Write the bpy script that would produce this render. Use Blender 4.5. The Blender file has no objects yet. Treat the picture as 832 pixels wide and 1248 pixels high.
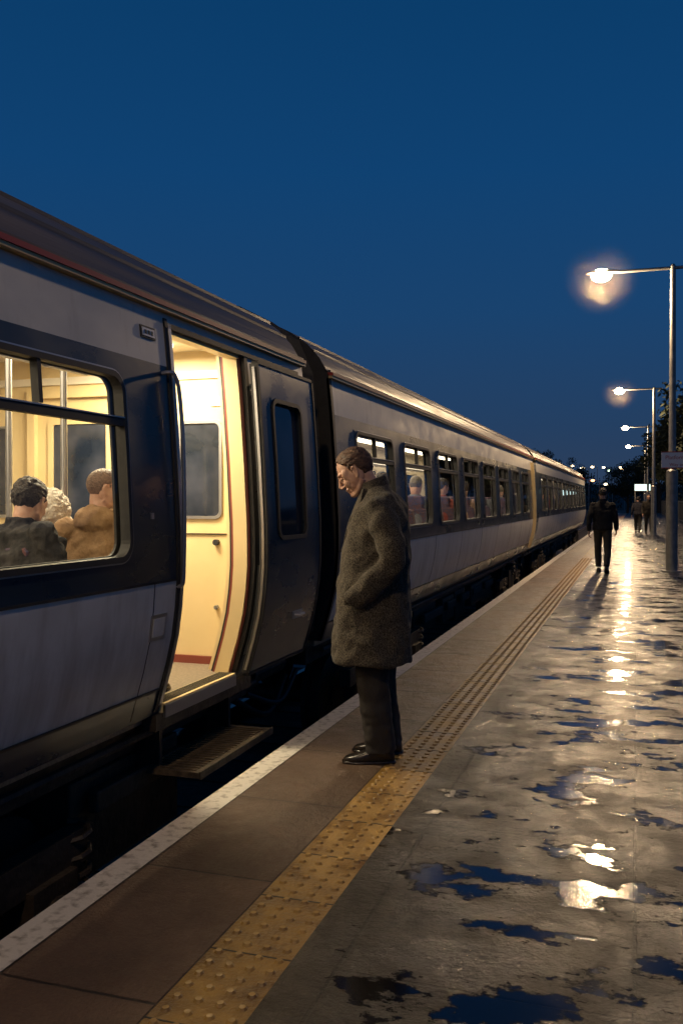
import bpy, math, random
from mathutils import Vector, Matrix, noise
R=random.Random(7)
scene=bpy.context.scene
V=Vector
# ---------------------------------------------------------------- materials
def M(name,c1,c2=None,rough=.5,metal=0.,scale=5.,bump=0.,bscale=40.,rough2=None,emit=None,estr=0.,stretch=(1,1,1),detail=5,coat=0.,lo=.35,hi=.65,spec=.5):
    m=bpy.data.materials.new(name); m.use_nodes=True
    nt=m.node_tree; N=nt.nodes; L=nt.links
    b=N['Principled BSDF']
    b.inputs['Base Color'].default_value=(*c1,1); b.inputs['Roughness'].default_value=rough
    b.inputs['Metallic'].default_value=metal; b.inputs['Coat Weight'].default_value=coat
    b.inputs['Specular IOR Level'].default_value=spec
    if emit: 
        b.inputs['Emission Color'].default_value=(*emit,1); b.inputs['Emission Strength'].default_value=estr
    if c2 or bump or rough2 is not None:
        tc=N.new('ShaderNodeTexCoord'); mp=N.new('ShaderNodeMapping'); mp.inputs['Scale'].default_value=stretch
        L.new(tc.outputs['Object'],mp.inputs['Vector'])
        n=N.new('ShaderNodeTexNoise'); n.inputs['Scale'].default_value=scale; n.inputs['Detail'].default_value=detail
        L.new(mp.outputs[0],n.inputs['Vector'])
        if c2:
            r=N.new('ShaderNodeValToRGB'); r.color_ramp.elements[0].position=lo; r.color_ramp.elements[1].position=hi
            r.color_ramp.elements[0].color=(*c1,1); r.color_ramp.elements[1].color=(*c2,1)
            L.new(n.outputs['Fac'],r.inputs['Fac']); L.new(r.outputs[0],b.inputs['Base Color'])
        if rough2 is not None:
            q=N.new('ShaderNodeMapRange'); q.inputs['From Min'].default_value=.35; q.inputs['From Max'].default_value=.65
            q.inputs['To Min'].default_value=rough; q.inputs['To Max'].default_value=rough2
            L.new(n.outputs['Fac'],q.inputs['Value']); L.new(q.outputs[0],b.inputs['Roughness'])
        if bump:
            n2=N.new('ShaderNodeTexNoise'); n2.inputs['Scale'].default_value=bscale; n2.inputs['Detail'].default_value=4
            L.new(mp.outputs[0],n2.inputs['Vector'])
            bp=N.new('ShaderNodeBump'); bp.inputs['Strength'].default_value=bump; bp.inputs['Distance'].default_value=.02
            L.new(n2.outputs['Fac'],bp.inputs['Height']); L.new(bp.outputs[0],b.inputs['Normal'])
    return m
def EM(name,c,s):
    m=bpy.data.materials.new(name); m.use_nodes=True; nt=m.node_tree; nt.nodes.clear()
    e=nt.nodes.new('ShaderNodeEmission'); e.inputs[0].default_value=(*c,1); e.inputs[1].default_value=s
    o=nt.nodes.new('ShaderNodeOutputMaterial'); nt.links.new(e.outputs[0],o.inputs[0]); return m
def GL(name,tint=(.93,.95,.93),rough=.02,f=1.0):
    m=bpy.data.materials.new(name); m.use_nodes=True; nt=m.node_tree; nt.nodes.clear(); N=nt.nodes; L=nt.links
    t=N.new('ShaderNodeBsdfTransparent'); t.inputs[0].default_value=(*tint,1)
    g=N.new('ShaderNodeBsdfGlossy'); g.inputs['Roughness'].default_value=rough; g.inputs[0].default_value=(.9,.93,1,1)
    fr=N.new('ShaderNodeFresnel'); fr.inputs[0].default_value=1.45
    mu=N.new('ShaderNodeMath'); mu.operation='MULTIPLY'; mu.inputs[1].default_value=f
    mx=N.new('ShaderNodeMixShader'); o=N.new('ShaderNodeOutputMaterial')
    L.new(fr.outputs[0],mu.inputs[0]); L.new(mu.outputs[0],mx.inputs[0]); L.new(t.outputs[0],mx.inputs[1]); L.new(g.outputs[0],mx.inputs[2]); L.new(mx.outputs[0],o.inputs[0])
    return m
def dirty(name,c1,c2,dirt,rough,metal,coat=0):
    """paint with road film: darker, rougher low on the body and in vertical streaks"""
    m=M(name,c1,c2,rough=rough,rough2=rough+.15,metal=metal,scale=2.2,stretch=(1,1,2.2),bump=.05,bscale=2.5,detail=8,coat=coat)
    nt=m.node_tree; N=nt.nodes; L=nt.links; b=N['Principled BSDF']
    src=b.inputs['Base Color'].links[0].from_socket
    tc=N.new('ShaderNodeTexCoord'); mp=N.new('ShaderNodeMapping'); mp.inputs['Scale'].default_value=(1,4,.8); L.new(tc.outputs['Object'],mp.inputs['Vector'])
    n=N.new('ShaderNodeTexNoise'); n.inputs['Scale'].default_value=2.5; n.inputs['Detail'].default_value=7; n.inputs['Roughness'].default_value=.65; L.new(mp.outputs[0],n.inputs['Vector'])
    sp=N.new('ShaderNodeSeparateXYZ'); L.new(tc.outputs['Object'],sp.inputs[0])
    h=N.new('ShaderNodeMapRange'); h.inputs['From Min'].default_value=1.1; h.inputs['From Max'].default_value=.4; h.inputs['To Min'].default_value=-.08; h.inputs['To Max'].default_value=.24; L.new(sp.outputs['Z'],h.inputs['Value'])
    a=N.new('ShaderNodeMath'); a.operation='ADD'; L.new(n.outputs['Fac'],a.inputs[0]); L.new(h.outputs[0],a.inputs[1])
    q=N.new('ShaderNodeMapRange'); q.inputs['From Min'].default_value=.45; q.inputs['From Max'].default_value=.85; q.inputs['To Max'].default_value=.65; L.new(a.outputs[0],q.inputs['Value'])
    mx=N.new('ShaderNodeMix'); mx.data_type='RGBA'; L.new(q.outputs[0],mx.inputs[0]); L.new(src,mx.inputs[6]); mx.inputs[7].default_value=(*dirt,1); L.new(mx.outputs[2],b.inputs['Base Color'])
    return m
m_blue=dirty('train_blue_paint',(.007,.020,.040),(.010,.026,.050),(.020,.024,.028),.25,0,.2)
m_silver=dirty('train_silver_paint',(.54,.53,.50),(.63,.62,.59),(.24,.20,.16),.33,0)
m_gold=M('train_cream_line',(.60,.44,.20),rough=.4)
m_red=M('train_red_line',(.34,.035,.025),rough=.4)
m_roof=M('train_roof_paint',(.065,.055,.052),(.12,.10,.094),rough=.38,rough2=.58,scale=4,stretch=(2.5,.12,2.5),bump=.35,bscale=9)
m_cream=M('train_interior_cream',(.66,.51,.26),(.72,.57,.31),rough=.42,scale=2)
m_lining=M('train_interior_lining',(.52,.46,.36),(.58,.51,.40),rough=.5,scale=2)
m_white=M('interior_white',(.76,.70,.58),rough=.4)
m_black=M('black_rubber',(.012,.012,.013),(.02,.02,.02),rough=.6,scale=20)
m_alu=M('aluminium_trim',(.42,.42,.43),rough=.32,metal=.9)
m_floor=M('train_floor_vinyl',(.16,.13,.10),(.24,.20,.15),rough=.5,scale=60)
m_under=M('underframe_grime',(.016,.012,.009),(.05,.036,.025),rough=.6,scale=6,bump=.4,bscale=25)
m_steel=M('rail_steel',(.25,.2,.17),rough=.35,metal=.9)
m_step=M('step_tread',(.06,.044,.028),(.13,.095,.06),rough=.5,scale=30,bump=.3,bscale=90)
m_glass=GL('window_glass')
m_dglass=M('dark_glass',(.015,.02,.03),(.05,.055,.075),rough=.06,scale=4,spec=.8)
m_seat=M('seat_moquette',(.03,.05,.12),(.12,.05,.05),rough=.9,scale=50)
m_wood=M('red_brown_plinth',(.2,.045,.03),rough=.45)
m_strip=EM('interior_light_tube',(1,.84,.58),6)
# ---------------------------------------------------------------- mesh builder
class MB:
    def __init__(s): s.v=[]; s.f=[]; s.m=[]
    def quad(s,a,b,c,d,mi=0):
        i=len(s.v); s.v+= [V(a),V(b),V(c),V(d)]; s.f.append((i,i+1,i+2,i+3)); s.m.append(mi)
    def box(s,x0,x1,y0,y1,z0,z1,mi=0):
        i=len(s.v)
        s.v+=[V(p) for p in [(x0,y0,z0),(x1,y0,z0),(x1,y1,z0),(x0,y1,z0),(x0,y0,z1),(x1,y0,z1),(x1,y1,z1),(x0,y1,z1)]]
        for f in [(0,3,2,1),(4,5,6,7),(0,1,5,4),(1,2,6,5),(2,3,7,6),(3,0,4,7)]:
            s.f.append(tuple(i+k for k in f)); s.m.append(mi)
    def rings(s,rs,mi=0,caps=True,closed=True):
        i=len(s.v); n=len(rs[0])
        for r in rs: s.v+=[V(p) for p in r]
        for a in range(len(rs)-1):
            for b in range(n if closed else n-1):
                c=(b+1)%n
                s.f.append((i+a*n+b,i+a*n+c,i+(a+1)*n+c,i+(a+1)*n+b)); s.m.append(mi)
        if caps:
            s.f.append(tuple(i+k for k in reversed(range(n)))); s.m.append(mi)
            e=i+(len(rs)-1)*n
            s.f.append(tuple(e+k for k in range(n))); s.m.append(mi)
    def tube(s,pts,rad,mi=0,n=10,sub=1,flat=1.0):
        pts=[V(p) for p in pts]
        if isinstance(rad,(int,float)): rad=[rad]*len(pts)
        if sub>1 and len(pts)>2:
            P=[pts[0]*2-pts[1]]+pts+[pts[-1]*2-pts[-2]]; np_=[];nr=[]
            for k in range(1,len(P)-2):
                for j in range(sub):
                    t=j/sub; a,b,c,d=P[k-1],P[k],P[k+1],P[k+2]
                    np_.append(.5*((2*b)+(c-a)*t+(2*a-5*b+4*c-d)*t*t+(-a+3*b-3*c+d)*t**3))
                    nr.append(rad[k-1]*(1-t)+rad[k]*t)
            np_.append(pts[-1]); nr.append(rad[-1]); pts,rad=np_,nr
        up=None; rs=[]
        for k,p in enumerate(pts):
            t=(pts[min(k+1,len(pts)-1)]-pts[max(k-1,0)]).normalized()
            if up is None:
                up=V((0,0,1)) if abs(t.z)<.9 else V((0,1,0))
            u=(up-t*up.dot(t)).normalized(); w=t.cross(u); up=u
            rs.append([p+u*math.cos(2*math.pi*j/n)*rad[k]*flat+w*math.sin(2*math.pi*j/n)*rad[k] for j in range(n)])
        s.rings(rs,mi)
    def ell(s,c,r,mi=0,mat=None,n=16,m=10):
        c=V(c); rs=[]
        for a in range(1,m):
            ph=math.pi*a/m
            ring=[]
            for b in range(n):
                th=2*math.pi*b/n
                p=V((r[0]*math.sin(ph)*math.cos(th),r[1]*math.sin(ph)*math.sin(th),-r[2]*math.cos(ph)))
                if mat: p=mat@p
                ring.append(c+p)
            rs.append(ring)
        i=len(s.v); s.rings(rs,mi,caps=False)
        for sgn,base in ((-1,i),(1,i+(m-2)*n)):
            p=V((0,0,sgn*r[2])); 
            if mat: p=mat@p
            k=len(s.v); s.v.append(c+p)
            for b in range(n):
                q=(b+1)%n
                s.f.append((k,base+q,base+b) if sgn<0 else (k,base+b,base+q)); s.m.append(mi)
    def build(s,name,mats,parent=None,smooth=False,xf=None,remesh=None,sm=2,bevel=0,weld=False,auto=False,disp=0,dscale=.12):
        me=bpy.data.meshes.new(name)
        vs=[(xf@v if xf else v) for v in s.v]
        if weld:
            key={}; idx=[]; nv=[]
            for p in vs:
                k=(round(p[0],4),round(p[1],4),round(p[2],4))
                if k not in key: key[k]=len(nv); nv.append(p)
                idx.append(key[k])
            vs=nv; s.f=[tuple(idx[i] for i in f) for f in s.f]
        me.from_pydata([tuple(v) for v in vs],[],s.f)
        for mt in mats: me.materials.append(mt)
        for p,mi in zip(me.polygons,s.m): p.material_index=mi; p.use_smooth=smooth or auto
        me.update()
        if auto: me.set_sharp_from_angle(angle=math.radians(32))
        o=bpy.data.objects.new(name,me); scene.collection.objects.link(o)
        if parent: o.parent=parent
        if remesh:
            md=o.modifiers.new('Remesh','REMESH'); md.mode='VOXEL'; md.voxel_size=remesh; md.use_smooth_shade=True
            if sm:
                q=o.modifiers.new('Smooth','SMOOTH'); q.iterations=sm; q.factor=.5
        if disp:
            tx=bpy.data.textures.new(name+'_folds','CLOUDS'); tx.noise_scale=dscale; tx.noise_depth=1
            q=o.modifiers.new('Folds','DISPLACE'); q.texture=tx; q.strength=disp; q.mid_level=.5; q.texture_coords='LOCAL'
        if bevel:
            b=o.modifiers.new('Bevel','BEVEL'); b.width=bevel; b.segments=2; b.limit_method='ANGLE'; b.angle_limit=math.radians(50)
        return o
def empty(name,loc=(0,0,0),rz=0,parent=None,sc=1):
    e=bpy.data.objects.new(name,None); scene.collection.objects.link(e); e.location=loc; e.rotation_euler=(0,0,rz); e.scale=(sc,)*3
    e.empty_display_size=.2
    if parent: e.parent=parent
    return e
def area(name,loc,sx,sy,power,color,rot=(0,0,0),parent=None):
    l=bpy.data.lights.new(name,'AREA'); l.shape='RECTANGLE'; l.size=sx; l.size_y=sy; l.energy=power; l.color=color
    o=bpy.data.objects.new(name,l); o.location=loc; o.rotation_euler=rot; scene.collection.objects.link(o)
    if parent: o.parent=parent
    return o
# ---------------------------------------------------------------- train profile
TB=[(.38,-2.365),(.43,-2.35),(.53,-2.32),(.65,-2.285),(.8,-2.25),(.95,-2.23),(1.09,-2.22),(1.21,-2.22),(1.35,-2.222),(1.5,-2.23),(1.7,-2.24),(1.85,-2.25),(2.08,-2.266),(2.17,-2.273),(2.3,-2.285),(2.37,-2.292),(2.40,-2.295),(2.445,-2.30),(2.47,-2.30)]
CX=-3.55
def sx(z):
    if z<=TB[0][0]: return TB[0][1]
    for (a,xa),(b,xb) in zip(TB,TB[1:]):
        if z<=b: return xa+(xb-xa)*(z-a)/(b-a)
    return TB[-1][1]
def pbox(mb,ya,yb,za,zb,o0,o1,mi,side=1):
    """strip following the body side between offsets o0(inner)..o1(outer)"""
    zs=[za]+[z for z,_ in TB if za+1e-4<z<zb-1e-4]+[zb]
    rs=[]
    for z in zs:
        a,b=sx(z)+o0,sx(z)+o1
        if side<0: a,b=2*CX-a,2*CX-b
        rs.append([(a,ya,z),(b,ya,z),(b,yb,z),(a,yb,z)] if side>0 else [(b,ya,z),(a,ya,z),(a,yb,z),(b,yb,z)])
    mb.rings(rs,mi)
def rr(ya,yb,za,zb,r,k=6):
    pts=[]
    for cy,cz,a0 in ((yb-r,zb-r,0),(ya+r,zb-r,90),(ya+r,za+r,180),(yb-r,za+r,270)):
        for j in range(k+1):
            a=math.radians(a0+90*j/k); pts.append((cy+r*math.cos(a),cz+r*math.sin(a)))
    return pts
def rectpts(ya,yb,za,zb,k=6):
    pts=[]
    for y,z in ((yb,zb),(ya,zb),(ya,za),(yb,za)): pts+=[(y,z)]*(k+1)
    return pts
def densify(pts):
    out=[]
    for i,(y,z) in enumerate(pts):
        y2,z2=pts[(i+1)%len(pts)]
        out.append((y,z))
        if i%7==6:
            for j in range(1,5): out.append((y+(y2-y)*j/5,z+(z2-z)*j/5))
    return out
def fring(mb,outer,inner,off,mi,depth=0,side=1):
    outer=densify(outer); inner=densify(inner)
    def P(q,o):
        x=sx(q[1])+o
        if side<0: x=2*CX-x
        return (x,q[0],q[1])
    layers=[[P(q,off) for q in outer],[P(q,off) for q in inner]]
    if depth: layers=[[P(q,off-depth) for q in outer]]+layers+[[P(q,off-depth) for q in inner]]
    mb.rings(layers,mi,caps=False)
WZ0,WZ1,TR=1.21,2.08,1.85
def zmat(z):
    if z<.53: return 0
    if z<1.09: return 1
    if z<2.17: return 0
    if z<2.445: return 1
    return 2
MATS=[m_blue,m_silver,m_gold,m_red,m_roof,m_lining,m_black,m_alu,m_floor,m_white,m_cream,m_under,m_wood]
def carriage(name,y0,y1,wins,door=None,saloon=None,bogies=(),lightp=None):
    root=empty(name)
    sh=MB()
    ys={y0,y1}
    for a,b in wins: ys|={a,b}
    if door: ys|=set(door)
    ys=sorted(ys)
    for side in (1,-1):
      for off,zl in ((0,None),(-.07,5)):
        for ya,yb in zip(ys,ys[1:]):
            ym=(ya+yb)/2
            isw=any(a<ym<b for a,b in wins); isd=door and side>0 and door[0]<ym<door[1]
            for (za,_),(zb,_) in zip(TB,TB[1:]):
                zm=(za+zb)/2
                if isw and WZ0<zm<WZ1: continue
                if isd and .43<zm<2.37: continue
                xa,xb=sx(za)+off,sx(zb)+off
                if side<0: xa,xb=2*CX-xa,2*CX-xb
                sh.quad((xa,ya,za),(xa,yb,za),(xb,yb,zb),(xb,ya,zb),zmat(zm) if zl is None else zl)
    sh.build('body_side',MATS,root,smooth=True,weld=True)
    half=[(-2.30,2.47),(-2.32,2.52),(-2.38,2.62),(-2.48,2.73),(-2.62,2.83),(-2.8,2.92),(-3.05,3.01),(-3.3,3.06),(-3.55,3.08)]
    full=half+[(2*CX-x,z) for x,z in reversed(half[:-1])]
    rf=MB()
    yy=[y0+.0]+[y0+(y1-y0)*k/12 for k in range(1,12)]+[y1]
    rf.rings([[(x,y,z) for x,z in full] for y in yy],4,caps=False,closed=False)
    rf.build('roof',MATS,root,smooth=True)
    tr=MB()
    tr.box(-2.305,-2.268,y0,y1,2.452,2.470,2)
    tr.box(-2.31,-2.262,y0,y1,2.472,2.496,3)
    tr.box(-2.33,-2.285,y0,y1,2.498,2.515,4)
    for x,z in ((-2.43,2.677),(-2.55,2.785)):
        tr.box(x-.008,x+.008,y0,y1,z-.01,z+.008,4)
    for y,s in ((y0,-1),(y1,1)):
        prof=[(x,z) for z,x in TB[:-1]]+full+[(2*CX-x,z) for z,x in reversed(TB[:-1])]
        i=len(tr.v); tr.v+=[V((x,y,z)) for x,z in prof]; tr.f.append(tuple(range(i,i+len(prof)))); tr.m.append(6)
    if not door: pbox(tr,y0,y0+.05,.38,2.45,-.02,.004,6)
    sy=[]
    for a,b in wins: sy.append(b+.215)
    for y in sy:
        if y0<y<y1 and not (door and door[0]-.2<y<door[1]+.9): pbox(tr,y-.003,y+.003,.40,1.09,-.01,.0015,11)
    pbox(tr,y0,(door[0]-.02 if door else y1),.515,.53,-.005,.006,6)
    pbox(tr,y0,(door[0]-.02 if door else y1),1.083,1.095,-.005,.004,6)
    tr.box(-4.66,-2.43,y0+.02,y1-.02,.33,.43,8)
    tr.box(-4.73,-2.371,y0+.02,y1-.02,2.46,2.49,9)
    tr.build('trim_and_floor',MATS,root,auto=True)
    wf=MB(); gl=MB()
    for side in (1,-1):
        for a,b in wins:
            r=.085
            fring(wf,rectpts(a-.012,b+.012,WZ0-.012,WZ1+.012),rr(a+.012,b-.012,WZ0+.012,WZ1-.012,r),.003,0,side=side)
            fring(wf,rr(a-.010,b+.010,WZ0-.010,WZ1+.010,r+.02),rr(a-.003,b+.003,WZ0-.003,WZ1+.003,r+.012),.008,7,depth=.006,side=side)
            fring(wf,rr(a-.003,b+.003,WZ0-.003,WZ1+.003,r+.012),rr(a+.024,b-.024,WZ0+.024,WZ1-.024,r-.012),.011,6,depth=.05,side=side)
            fring(wf,rr(a-.01,b+.01,WZ0-.01,WZ1+.01,r+.02),rr(a+.026,b-.026,WZ0+.026,WZ1-.026,r-.014),-.06,6 if side>0 else 5,depth=.012,side=side)
            pbox(wf,a+.02,b-.02,TR-.018,TR+.018,-.03,.009,6,side)
            pbox(wf,a+.02,b-.02,TR+.019,TR+.025,-.03,.013,7,side)
            ym=(a+b)/2
            pbox(wf,ym-.012,ym+.012,TR+.03,WZ1-.02,-.03,.006,6,side)
            zs=[WZ0+.01,1.35,1.5,1.7,1.85,WZ1-.01]
            for za,zb in zip(zs,zs[1:]):
                xa,xb=sx(za)-.018,sx(zb)-.018
                if side<0: xa,xb=2*CX-xa,2*CX-xb
                gl.quad((xa,a,za),(xa,b,za),(xb,b,zb),(xb,a,zb),0)
    wf.build('window_frames',MATS,root,smooth=False)
    g=gl.build('window_panes',[m_glass],root,smooth=True,weld=True)
    it=MB()
    ya,yb=saloon
    for x in (-2.95,-4.15):
        it.box(x-.09,x+.09,ya,yb,2.43,2.455,0)
    it.build('ceiling_lights',[m_strip],root)
    rk=MB()
    for x0,x1 in ((-2.40,-2.68),(-4.42,-4.70)):
        rk.tube([(x1 if x0>-3 else x0,ya,2.14),(x1 if x0>-3 else x0,yb,2.14)],.013,7,n=8)
        for k in range(int((yb-ya)/.41)+1):
            y=ya+k*.41
            rk.box(min(x0,x1),max(x0,x1),y-.01,y+.01,2.125,2.14,7)
    rk.build('luggage_racks',MATS,root)
    u=MB()
    u.box(-4.45,-2.6,y0+.3,y1-.3,.12,.329,0)
    k=y0+.6
    while k<y1-1.2:
        if all(abs(k+.6-b)>1.9 for b in bogies):
            w=R.uniform(.7,1.3); d=R.uniform(.1,.5)
            u.box(-4.4,-2.52-R.uniform(0,.12),k,k+w,-.15-d*.5,.115,0)
            u.box(-2.56,-2.50,k+.1,k+w-.1,-.05,.06,0)
            k+=w+R.uniform(.1,.35)
        else: k+=.4
    u.tube([(-2.5,y0+.4,.24),(-2.5,y1-.4,.24)],.025,0,n=8)
    u.build('underframe',[m_under],root,bevel=.012)
    for bc in bogies:
        b=MB()
        for s in (1,-1):
            X=CX+s*1.02
            b.box(X-.05,X+.05,bc-1.45,bc+1.45,-.22,-.06,0)
            b.box(X-.06,X+.08,bc-.35,bc+.35,-.30,.06,0)
            for w in (-1.1,1.1):
                b.box(X-.07,X+.09,bc+w-.16,bc+w+.16,-.52,-.2,0)
                b.tube([(X+s*.09,bc+w,-.37),(X+s*.13,bc+w,-.37)],.1,0,n=16)
                pts=[(X+.02+.07*math.cos(t*.8),bc+w+.24+.07*math.sin(t*.8),-.34+.028*t*.4) for t in range(28)]
                b.tube(pts,.014,0,n=5)
            pts=[(X+.06+.09*math.cos(t*.8),bc+.09*math.sin(t*.8),-.05+.028*t*.4) for t in range(24)]
            b.tube(pts,.018,0,n=5)
            b.tube([(X+.06,bc+.62,-.2),(X+.06,bc+.64,.16)],.035,0,n=10)
            for w in (-1.1,1.1):
                X2=CX+s*.72
                b.tube([(X2-.065,bc+w,-.39),(X2+.065,bc+w,-.39)],.42,0,n=32)
                b.tube([(X2-s*.1,bc+w,-.39),(X2-s*.06,bc+w,-.39)],.45,0,n=32)
        for w in (-1.1,1.1): b.tube([(CX-.8,bc+w,-.39),(CX+.8,bc+w,-.39)],.08,0,n=12)
        b.build('bogie',[m_under],root,auto=True)
    for (a,b_,p) in (lightp or []):
        area('saloon_light',(CX,(a+b_)/2,2.40),1.6,b_-a,p,(1,.78,.50),parent=root)
    return root
def seats(root,ys,top=1.55,xs=(-2.68,-3.12,-3.98,-4.42)):
    s=MB()
    for y in ys:
        for x in xs:
            s.rings([[(x-w,y-.02+d,z),(x+w,y-.02+d,z),(x+w,y+.09+d,z),(x-w,y+.09+d,z)] for z,w,d in ((.75,.2,0.1),(1.0,.205,.06),(1.25,.205,.02),(top-.18,.19,-.01),(top-.16,.13,-.01),(top-.02,.13,-.03),(top,.11,-.03))],0)
            s.box(x-.2,x+.2,y+.1,y+.52,.78,.9,0)
            s.box(x-.16,x+.16,y+.1,y+.4,.43,.78,1)
    s.build('seats',[m_seat,m_under],root,bevel=.02)
w1=[(2.42-1.65*k,3.67-1.65*k) for k in range(6)][::-1]
car1=carriage('passenger_carriage',-7.5,6.12,w1,door=(4.16,5.12),saloon=(-7,4.0),bogies=(2.3,-5.0),lightp=[(-3,3.9,120)])
w2=[(7.3+1.65*k,8.52+1.65*k) for k in range(8)]
car2=carriage('passenger_carriage',6.72,21.25,w2,saloon=(7,21),bogies=(9.3,18.8),lightp=[(7,21,260)])
w3=[(22.9+1.65*k,24.12+1.65*k) for k in range(12)]
car3=carriage('passenger_carriage',21.85,43.2,w3,saloon=(22.2,43),bogies=(24.6,40.2),lightp=[(22.2,43,280)])
seats(car1,[3.42-1.7*k for k in range(5)],top=1.28,xs=(-2.7,-3.1,-4.05,-4.45))
seats(car2,[7.0+.825*k for k in range(16)])
seats(car3,[22.5+.825*k for k in range(24)])
# ---- vestibule of the first carriage
v=MB()
v.box(-4.72,-2.36,5.30,5.34,.43,2.46,10)
v.box(-4.72,-2.36,5.275,5.299,.43,.48,12)
v.box(-4.72,-2.36,5.28,5.299,2.28,2.33,9)
v.box(-2.44,-2.415,5.285,5.299,.50,2.28,9)
def panel(mb,x0,x1,z0,z1,y,r,mi_f,mi_g,w=.02):
    o=rr(x0,x1,z0,z1,r); i_=rr(x0+w,x1-w,z0+w,z1-w,max(r-w*.7,.01))
    mb.rings([[(q[0],y,q[1]) for q in o],[(q[0],y-.015,q[1]) for q in o],[(q[0],y-.015,q[1]) for q in i_],[(q[0],y-.003,q[1]) for q in i_]],mi_f,caps=False)
    k=len(mb.v); mb.v+=[V((q[0],y-.004,q[1])) for q in i_]; mb.f.append(tuple(range(k,k+len(i_)))); mb.m.append(mi_g)
MV=MATS+[m_dglass]
panel(v,-2.85,-2.535,1.37,2.01,5.30,.05,7,13)
v.box(-4.0,-3.94,5.26,5.299,.5,2.25,10); v.box(-3.26,-3.2,5.26,5.299,.5,2.25,10); v.box(-3.94,-3.26,5.26,5.299,2.19,2.25,10)
panel(v,-3.85,-3.35,1.15,2.05,5.30,.05,10,13,w=.04)
panel(v,-4.6,-4.15,1.37,2.01,5.30,.05,7,13)
v.tube([(-2.575,5.299,1.22),(-2.575,5.27,1.22)],.02,6,n=14)
v.tube([(-2.575,5.299,.80),(-2.575,5.275,.80)],.014,7,n=12)
v.box(-2.56,-2.53,5.285,5.299,.52,.62,7)
v.box(-2.62,-2.50,5.288,5.299,2.10,2.16,9)
v.box(-2.47,-2.463,5.29,5.2995,.48,2.28,11)
v.box(-2.9,-2.471,5.29,5.2995,1.27,1.277,11)
pbox(v,4.13,4.16,.43,2.40,-.12,.012,7)
pbox(v,4.10,4.13,.40,2.42,-.01,.008,6)
pbox(v,5.075,5.12,.43,2.40,-.16,.008,6)
pbox(v,5.055,5.073,.43,2.37,-.14,-.02,12)
pbox(v,5.04,5.054,.43,2.37,-.12,-.03,10)
pbox(v,5.12,5.27,.43,2.40,-.20,-.075,10)
pbox(v,4.10,6.0,2.372,2.40,-.08,.012,6)
pbox(v,4.18,5.03,2.352,2.37,-.08,-.01,10)
v.box(-2.44,-2.325,4.165,5.035,.385,.434,10)
v.box(-2.335,-2.320,4.165,5.035,.36,.425,7)
for k in range(7): v.box(-2.43+.013*k,-2.425+.013*k,4.18,5.03,.434,.437,6)
v.box(-2.42,-2.34,4.1,5.3,.30,.384,11)
v.box(-3.0,-2.4,4.5,5.0,2.448,2.4585,9)
v.box(-2.9,-2.40,4.10,4.13,.43,1.18,10)
v.tube([(-2.9,4.12,.43),(-2.9,4.12,2.45)],.018,7,n=12)
v.tube([(-3.25,4.12,.43),(-3.25,4.12,2.45)],.018,7,n=12)
v.build('vestibule',MV,car1,auto=True)
area('vestibule_light',(-2.95,4.72,2.42),.55,.5,66,(1,.82,.53),parent=car1)
vt=MB(); vt.box(-3.2,-2.7,4.5,4.95,2.425,2.447,0); vt.build('vestibule_lamp',[m_strip],car1)
# door leaf
d=MB()
O1,O0=.125,.085
la,lb,lz0,lz1=5.0,5.93,.45,2.31
wa,wb,wz0,wz1=5.17,5.67,1.25,2.12
pbox(d,la,wa,lz0,lz1,O0,O1,0); pbox(d,wb,lb,lz0,lz1,O0,O1,0)
pbox(d,wa,wb,lz0,wz0,O0,O1,0); pbox(d,wa,wb,wz1,lz1,O0,O1,0)
fring(d,rectpts(wa-.01,wb+.01,wz0-.01,wz1+.01),rr(wa+.008,wb-.008,wz0+.008,wz1-.008,.07),O1+.002,0)
fring(d,rr(wa-.006,wb+.006,wz0-.006,wz1+.006,.08),rr(wa+.02,wb-.02,wz0+.02,wz1-.02,.055),O1+.010,6,depth=.02)
pbox(d,la-.022,la,lz0,lz1,O0-.005,O1+.006,6)
pbox(d,la-.03,la-.022,lz0+.02,lz1-.02,O0+.012,O0+.028,7)
pbox(d,lb,lb+.018,lz0,lz1,O0-.005,O1+.006,6)
pbox(d,la,lb,lz1,lz1+.02,O0,O1+.006,6)
pbox(d,la,lb,lz0-.02,lz0,O0,O1+.006,6)
x=sx(.74)+O1
d.box(x+.002,x+.010,5.50,5.68,.715,.765,7); d.tube([(x+.01,5.53,.74),(x+.035,5.54,.74),(x+.035,5.64,.74),(x+.01,5.65,.74)],.009,7,n=8)
d.tube([(x+.012,5.18,1.0),(x+.0,5.18,.98)],.016,7,n=10)
for z in (.56,2.2):
    d.tube([(sx(z)-.02,5.14,z),(sx(z)+.09,5.3,z)],.016,7,n=8)
d.build('door_leaf',MATS,car1,auto=True)
dg=MB()
zs=[wz0+.01,1.5,1.85,wz1-.01]
for za,zb in zip(zs,zs[1:]): dg.quad((sx(za)+.10,wa,za),(sx(za)+.10,wb,za),(sx(zb)+.10,wb,zb),(sx(zb)+.10,wa,zb))
dg.build('door_leaf_glass',[m_dglass],car1,smooth=True)
h=MB()
h.tube([(sx(2.13)-.005,4.05,2.13),(-2.235,4.06,2.135),(-2.215,4.08,2.12),(-2.20,4.10,2.03),(-2.185,4.11,1.75),(-2.18,4.11,1.4),(-2.185,4.11,1.12),(-2.195,4.11,1.06),(sx(1.05)-.005,4.11,1.05)],.011,7,n=10,sub=4)
pbox(h,3.87,4.02,.80,.93,-.01,.006,7); pbox(h,3.89,4.0,.82,.91,.006,.009,1)
pbox(h,3.86,4.0,2.285,2.345,-.01,.006,6); pbox(h,3.87,3.99,2.295,2.335,.006,.009,7)
for k in range(3): pbox(h,3.895+.03*k,3.91+.03*k,2.305,2.325,.009,.011,6)
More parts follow.
